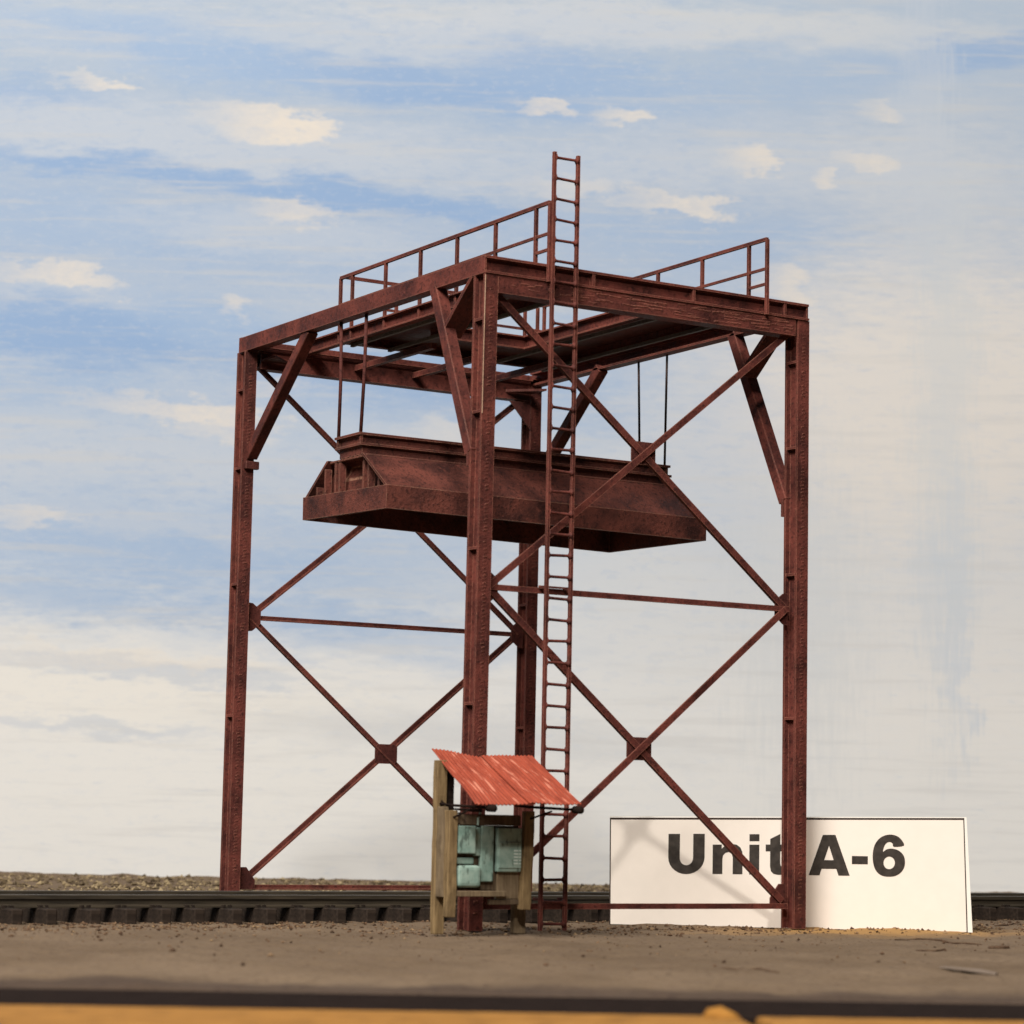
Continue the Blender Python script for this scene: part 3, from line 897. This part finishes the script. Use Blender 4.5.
def blob(px, py, a, b, angdeg=0, soft=.5, tex=.9, use=None):
    """soft ellipse mask on the board, edges broken by the brush noise"""
    cu_, cz = bd(px, py); A = math.radians(angdeg); ca, sa = math.cos(A), math.sin(A)
    du = m.math('SUBTRACT', U, cu_); dz = m.math('SUBTRACT', Z, cz)
    x = m.math('DIVIDE', m.math('ADD', m.math('MULTIPLY', du, ca), m.math('MULTIPLY', dz, -sa)), a/PXU)
    y = m.math('DIVIDE', m.math('ADD', m.math('MULTIPLY', du, sa), m.math('MULTIPLY', dz, ca)), b/PXU)
    r = m.math('SQRT', m.math('ADD', m.math('MULTIPLY', x, x), m.math('MULTIPLY', y, y)))
    r = m.math('ADD', r, m.math('MULTIPLY', m.math('SUBTRACT', use or fine, .5), tex*1.6))
    return m.smooth(r, 1+soft, 1-soft)
zt = bd(512, 0)[1]; zb_ = bd(512, 880)[1]
hgt = m.math('DIVIDE', m.math('SUBTRACT', Z, zb_), zt-zb_)
col = m.ramp(hgt, [(0, paint(235, 232, 226)), (.20, paint(233, 231, 227)), (.33, paint(213, 217, 221)), (.52, paint(186, 199, 216)), (.75, paint(177, 192, 212)), (1, paint(183, 196, 211))])  # lamp falloff evened out in the paint: upper stops darker, lower brighter
BLUE, BLUE2, PALE, CREAM, GREYW = paint(152, 179, 214), paint(165, 188, 217), paint(199, 206, 216), paint(238, 226, 210), paint(218, 217, 215)
WARM = paint(233, 225, 215)
L = [  # px, py, half length, half height, tilt (deg, + = falls to the right), colour, opacity, soft, tex
 (250, 40, 260, 35, 3, PALE, .6, .6, 1.0), (420, 85, 190, 24, 6, BLUE, .85, .6, .8), (210, 62, 120, 22, 8, BLUE2, .8, .7, .8),
 (30, 95, 70, 16, 0, BLUE, .7, .6, .8), (130, 30, 130, 18, 5, BLUE2, .6, .6, .9),
 (200, 140, 330, 34, 4, PALE, .85, .6, .8), (470, 40, 120, 25, 8, PALE, .7, .6, 1.0),
 (120, 168, 150, 14, 5, BLUE, .9, .5, .7), (350, 196, 140, 15, 7, BLUE, .95, .5, .6), (460, 210, 60, 14, 10, BLUE, .6, .6, .8),
 (150, 232, 260, 30, 4, BLUE2, .55, .7, .8), (280, 235, 160, 22, 4, PALE, .6, .6, 1.0),
 (60, 305, 90, 22, 3, PALE, .5, .5, .8), (80, 335, 150, 30, 4, BLUE, .95, .5, .7), (200, 320, 90, 22, 5, BLUE2, .7, .6, .8),
 (60, 385, 90, 18, 0, BLUE2, .6, .6, .9), (400, 372, 150, 40, 3, BLUE, .75, .6, .7), (420, 300, 120, 25, 0, PALE, .3, .6, .9),
 (100, 465, 200, 30, 2, PALE, .7, .6, 1.1), (130, 545, 190, 50, 4, BLUE2, .8, .7, .9), (350, 560, 160, 60, 0, BLUE2, .55, .7, .9),
 (60, 600, 110, 22, 4, BLUE2, .6, .6, 1.2), (380, 640, 170, 22, 3, BLUE2, .45, .7, .9), (600, 395, 60, 40, 0, BLUE2, .6, .6, .9),
 (140, 520, 150, 14, 6, PALE, .6, .6, 1.2), (560, 70, 90, 26, 5, BLUE, .7, .6, .9), (640, 95, 120, 30, 3, BLUE2, .5, .7, 1.0),
 (700, 25, 330, 20, 2, GREYW, .6, .7, .9), (620, 30, 120, 16, 5, PALE, .8, .6, 1.0), (980, 55, 80, 16, -8, BLUE, .8, .6, .9), (840, 75, 110, 30, 0, BLUE2, .45, .7, 1.0),
 (800, 160, 190, 40, 3, PALE, .65, .7, 1.0), (760, 240, 190, 26, 3, BLUE2, .5, .7, .8), (650, 165, 120, 22, 2, PALE, .5, .7, 1.0),
 (960, 230, 130, 120, 0, GREYW, .45, .8, .8), (920, 400, 220, 130, -8, WARM, .85, .6, .7), (1000, 560, 260, 170, 0, WARM, .45, .8, .7),
 (660, 560, 120, 160, 0, GREYW, .35, .8, .9), (730, 470, 60, 90, 0, BLUE2, .22, .8, 1.2), (100, 690, 260, 40, 2, paint(242, 236, 225), .7, .6, .8),
 (150, 780, 330, 60, 0, paint(241, 237, 229), .5, .8, .7), (150, 668, 170, 9, 4, PALE, .6, .6, 1.3), (80, 725, 130, 7, 4, PALE, .5, .6, 1.3), (300, 615, 120, 12, 4, BLUE2, .5, .6, 1.2),
 (450, 735, 200, 20, 3, paint(206, 207, 208), .5, .7, .9),
]
for (px, py, a, b, an, c, op, so, tx) in L:
    k = blob(px, py, a, b, an, so, tx)
    col = m.mix(m.math('MULTIPLY', k, op), col, c)
# small crisp dabs of the brush
dab = m.noise(m.coord((.7, 1, 2.0), (0, .12, 0)), 4.2, 8, .72); dab2 = m.noise(m.coord((.6, 1, 1.7), (.2, .05, .3)), 2.7, 9, .72)
up = m.math('MULTIPLY', m.smooth(hgt, .12, .42, .30, 1), m.smooth(sep.outputs[0], 9.5, 2.5, .4, 1))
col = m.mix(m.math('MULTIPLY', m.smooth(dab, .54, .585), m.math('MULTIPLY', up, .17)), col, paint(211, 213, 216))
col = m.mix(m.math('MULTIPLY', m.smooth(dab2, .54, .58), m.math('MULTIPLY', up, .17)), col, paint(156, 181, 214))
# broad dry-brush streaks
col = m.mix(m.smooth(fine2, .50, .68, 0, .40), col, paint(210, 208, 205))
col = m.mix(m.smooth(fine, .56, .74, 0, .24), col, paint(172, 190, 212))
H = [(98, 81, 46, 6, 7, .75), (262, 121, 66, 14, 9, .85), (300, 131, 26, 10, 0, .4), (621, 118, 34, 9, 2, .7), (672, 204, 58, 11, 5, .75), (285, 211, 52, 11, 2, .55), (535, 104, 26, 4, 8, .6),
     (40, 276, 70, 12, 5, .7), (165, 408, 95, 12, 6, .7), (210, 432, 60, 9, 10, .45), (430, 440, 60, 14, 0, .4), (745, 160, 28, 15, 0, .55), (765, 158, 12, 12, 0, .5),
     (860, 160, 34, 9, 4, .55), (885, 115, 22, 9, 0, .5), (790, 287, 34, 14, 20, .65), (820, 180, 14, 8, 0, .5), (230, 306, 20, 8, 30, .5), (560, 185, 60, 10, 0, .4), (260, 385, 40, 9, 0, .35), (20, 515, 50, 7, 0, .45), (80, 655, 150, 9, 2, .4)]
for (px, py, a, b, an, op) in H:
    k = blob(px, py, a*1.05, b*1.1, an, .36, 2.0, patch)
    head = m.smooth(m.math('SUBTRACT', sep.outputs[0], bd(px, py)[0]), -a/PXU, a*.5/PXU, .30, 1)
    body = m.smooth(patch, .36, .60, .62, 1)
    col = m.mix(m.math('MULTIPLY', m.math('MULTIPLY', k, op*1.05), m.math('MULTIPLY', head, body)), col, CREAM)
# vertical drips at the right, and the board's faint panel joint
vert = m.noise(m.coord((3.2, 1, .30)), 2.6, 7, .70)
for (px, py, a, b, c, op) in ((951, 600, 13, 130, paint(192, 205, 221), .30), (925, 585, 16, 60, paint(198, 208, 221), .22), (962, 690, 8, 50, paint(194, 206, 221), .25), (945, 420, 30, 260, paint(206, 211, 214), .4), (925, 110, 26, 130, PALE, .45), (800, 620, 60, 150, paint(204, 208, 211), .35)):
    k = blob(px, py, a, b, 0, .6, 2.0, vert)
    col = m.mix(m.math('MULTIPLY', k, op), col, c)
m.bump(m.math('ADD', fine, m.math('MULTIPLY', vert, .4)), .05, .02)
m.set(col, .95, .05)
me.materials.append(m.m)

# ------------------------------------------------------------------ light
world = bpy.data.worlds.new('World'); scene.world = world; world.use_nodes = True
bg = world.node_tree.nodes['Background']; bg.inputs[0].default_value = (.95, .97, 1.0, 1); bg.inputs[1].default_value = .025
def lamp(name, az, el, dist, size, share, colr):
    a, e = math.radians(az), math.radians(el)
    d = V((-math.sin(a)*math.cos(e), -math.cos(a)*math.cos(e), math.sin(e)))
    ld = bpy.data.lights.new(name, 'AREA'); ld.shape = 'DISK'; ld.size = size
    ld.energy = share * math.pi**2 * dist*dist; ld.color = colr
    o = bpy.data.objects.new(name, ld); COL.objects.link(o)
    tgt = V((4, 5, 5)); o.location = tgt + d*dist
    o.rotation_euler = d.to_track_quat('Z', 'Y').to_euler()
lamp('key_lamp', 33, 29, 150, 9.0, .36, (1, .95, .87))
lamp('soft_lamp', 58, 43, 110, 58, 1.50, (1, .955, .885))

scene.render.engine = 'CYCLES'
scene.view_settings.view_transform = 'Standard'; scene.view_settings.look = 'None'
scene.view_settings.exposure = 0; scene.view_settings.gamma = 1
scene.view_settings.use_curve_mapping = False
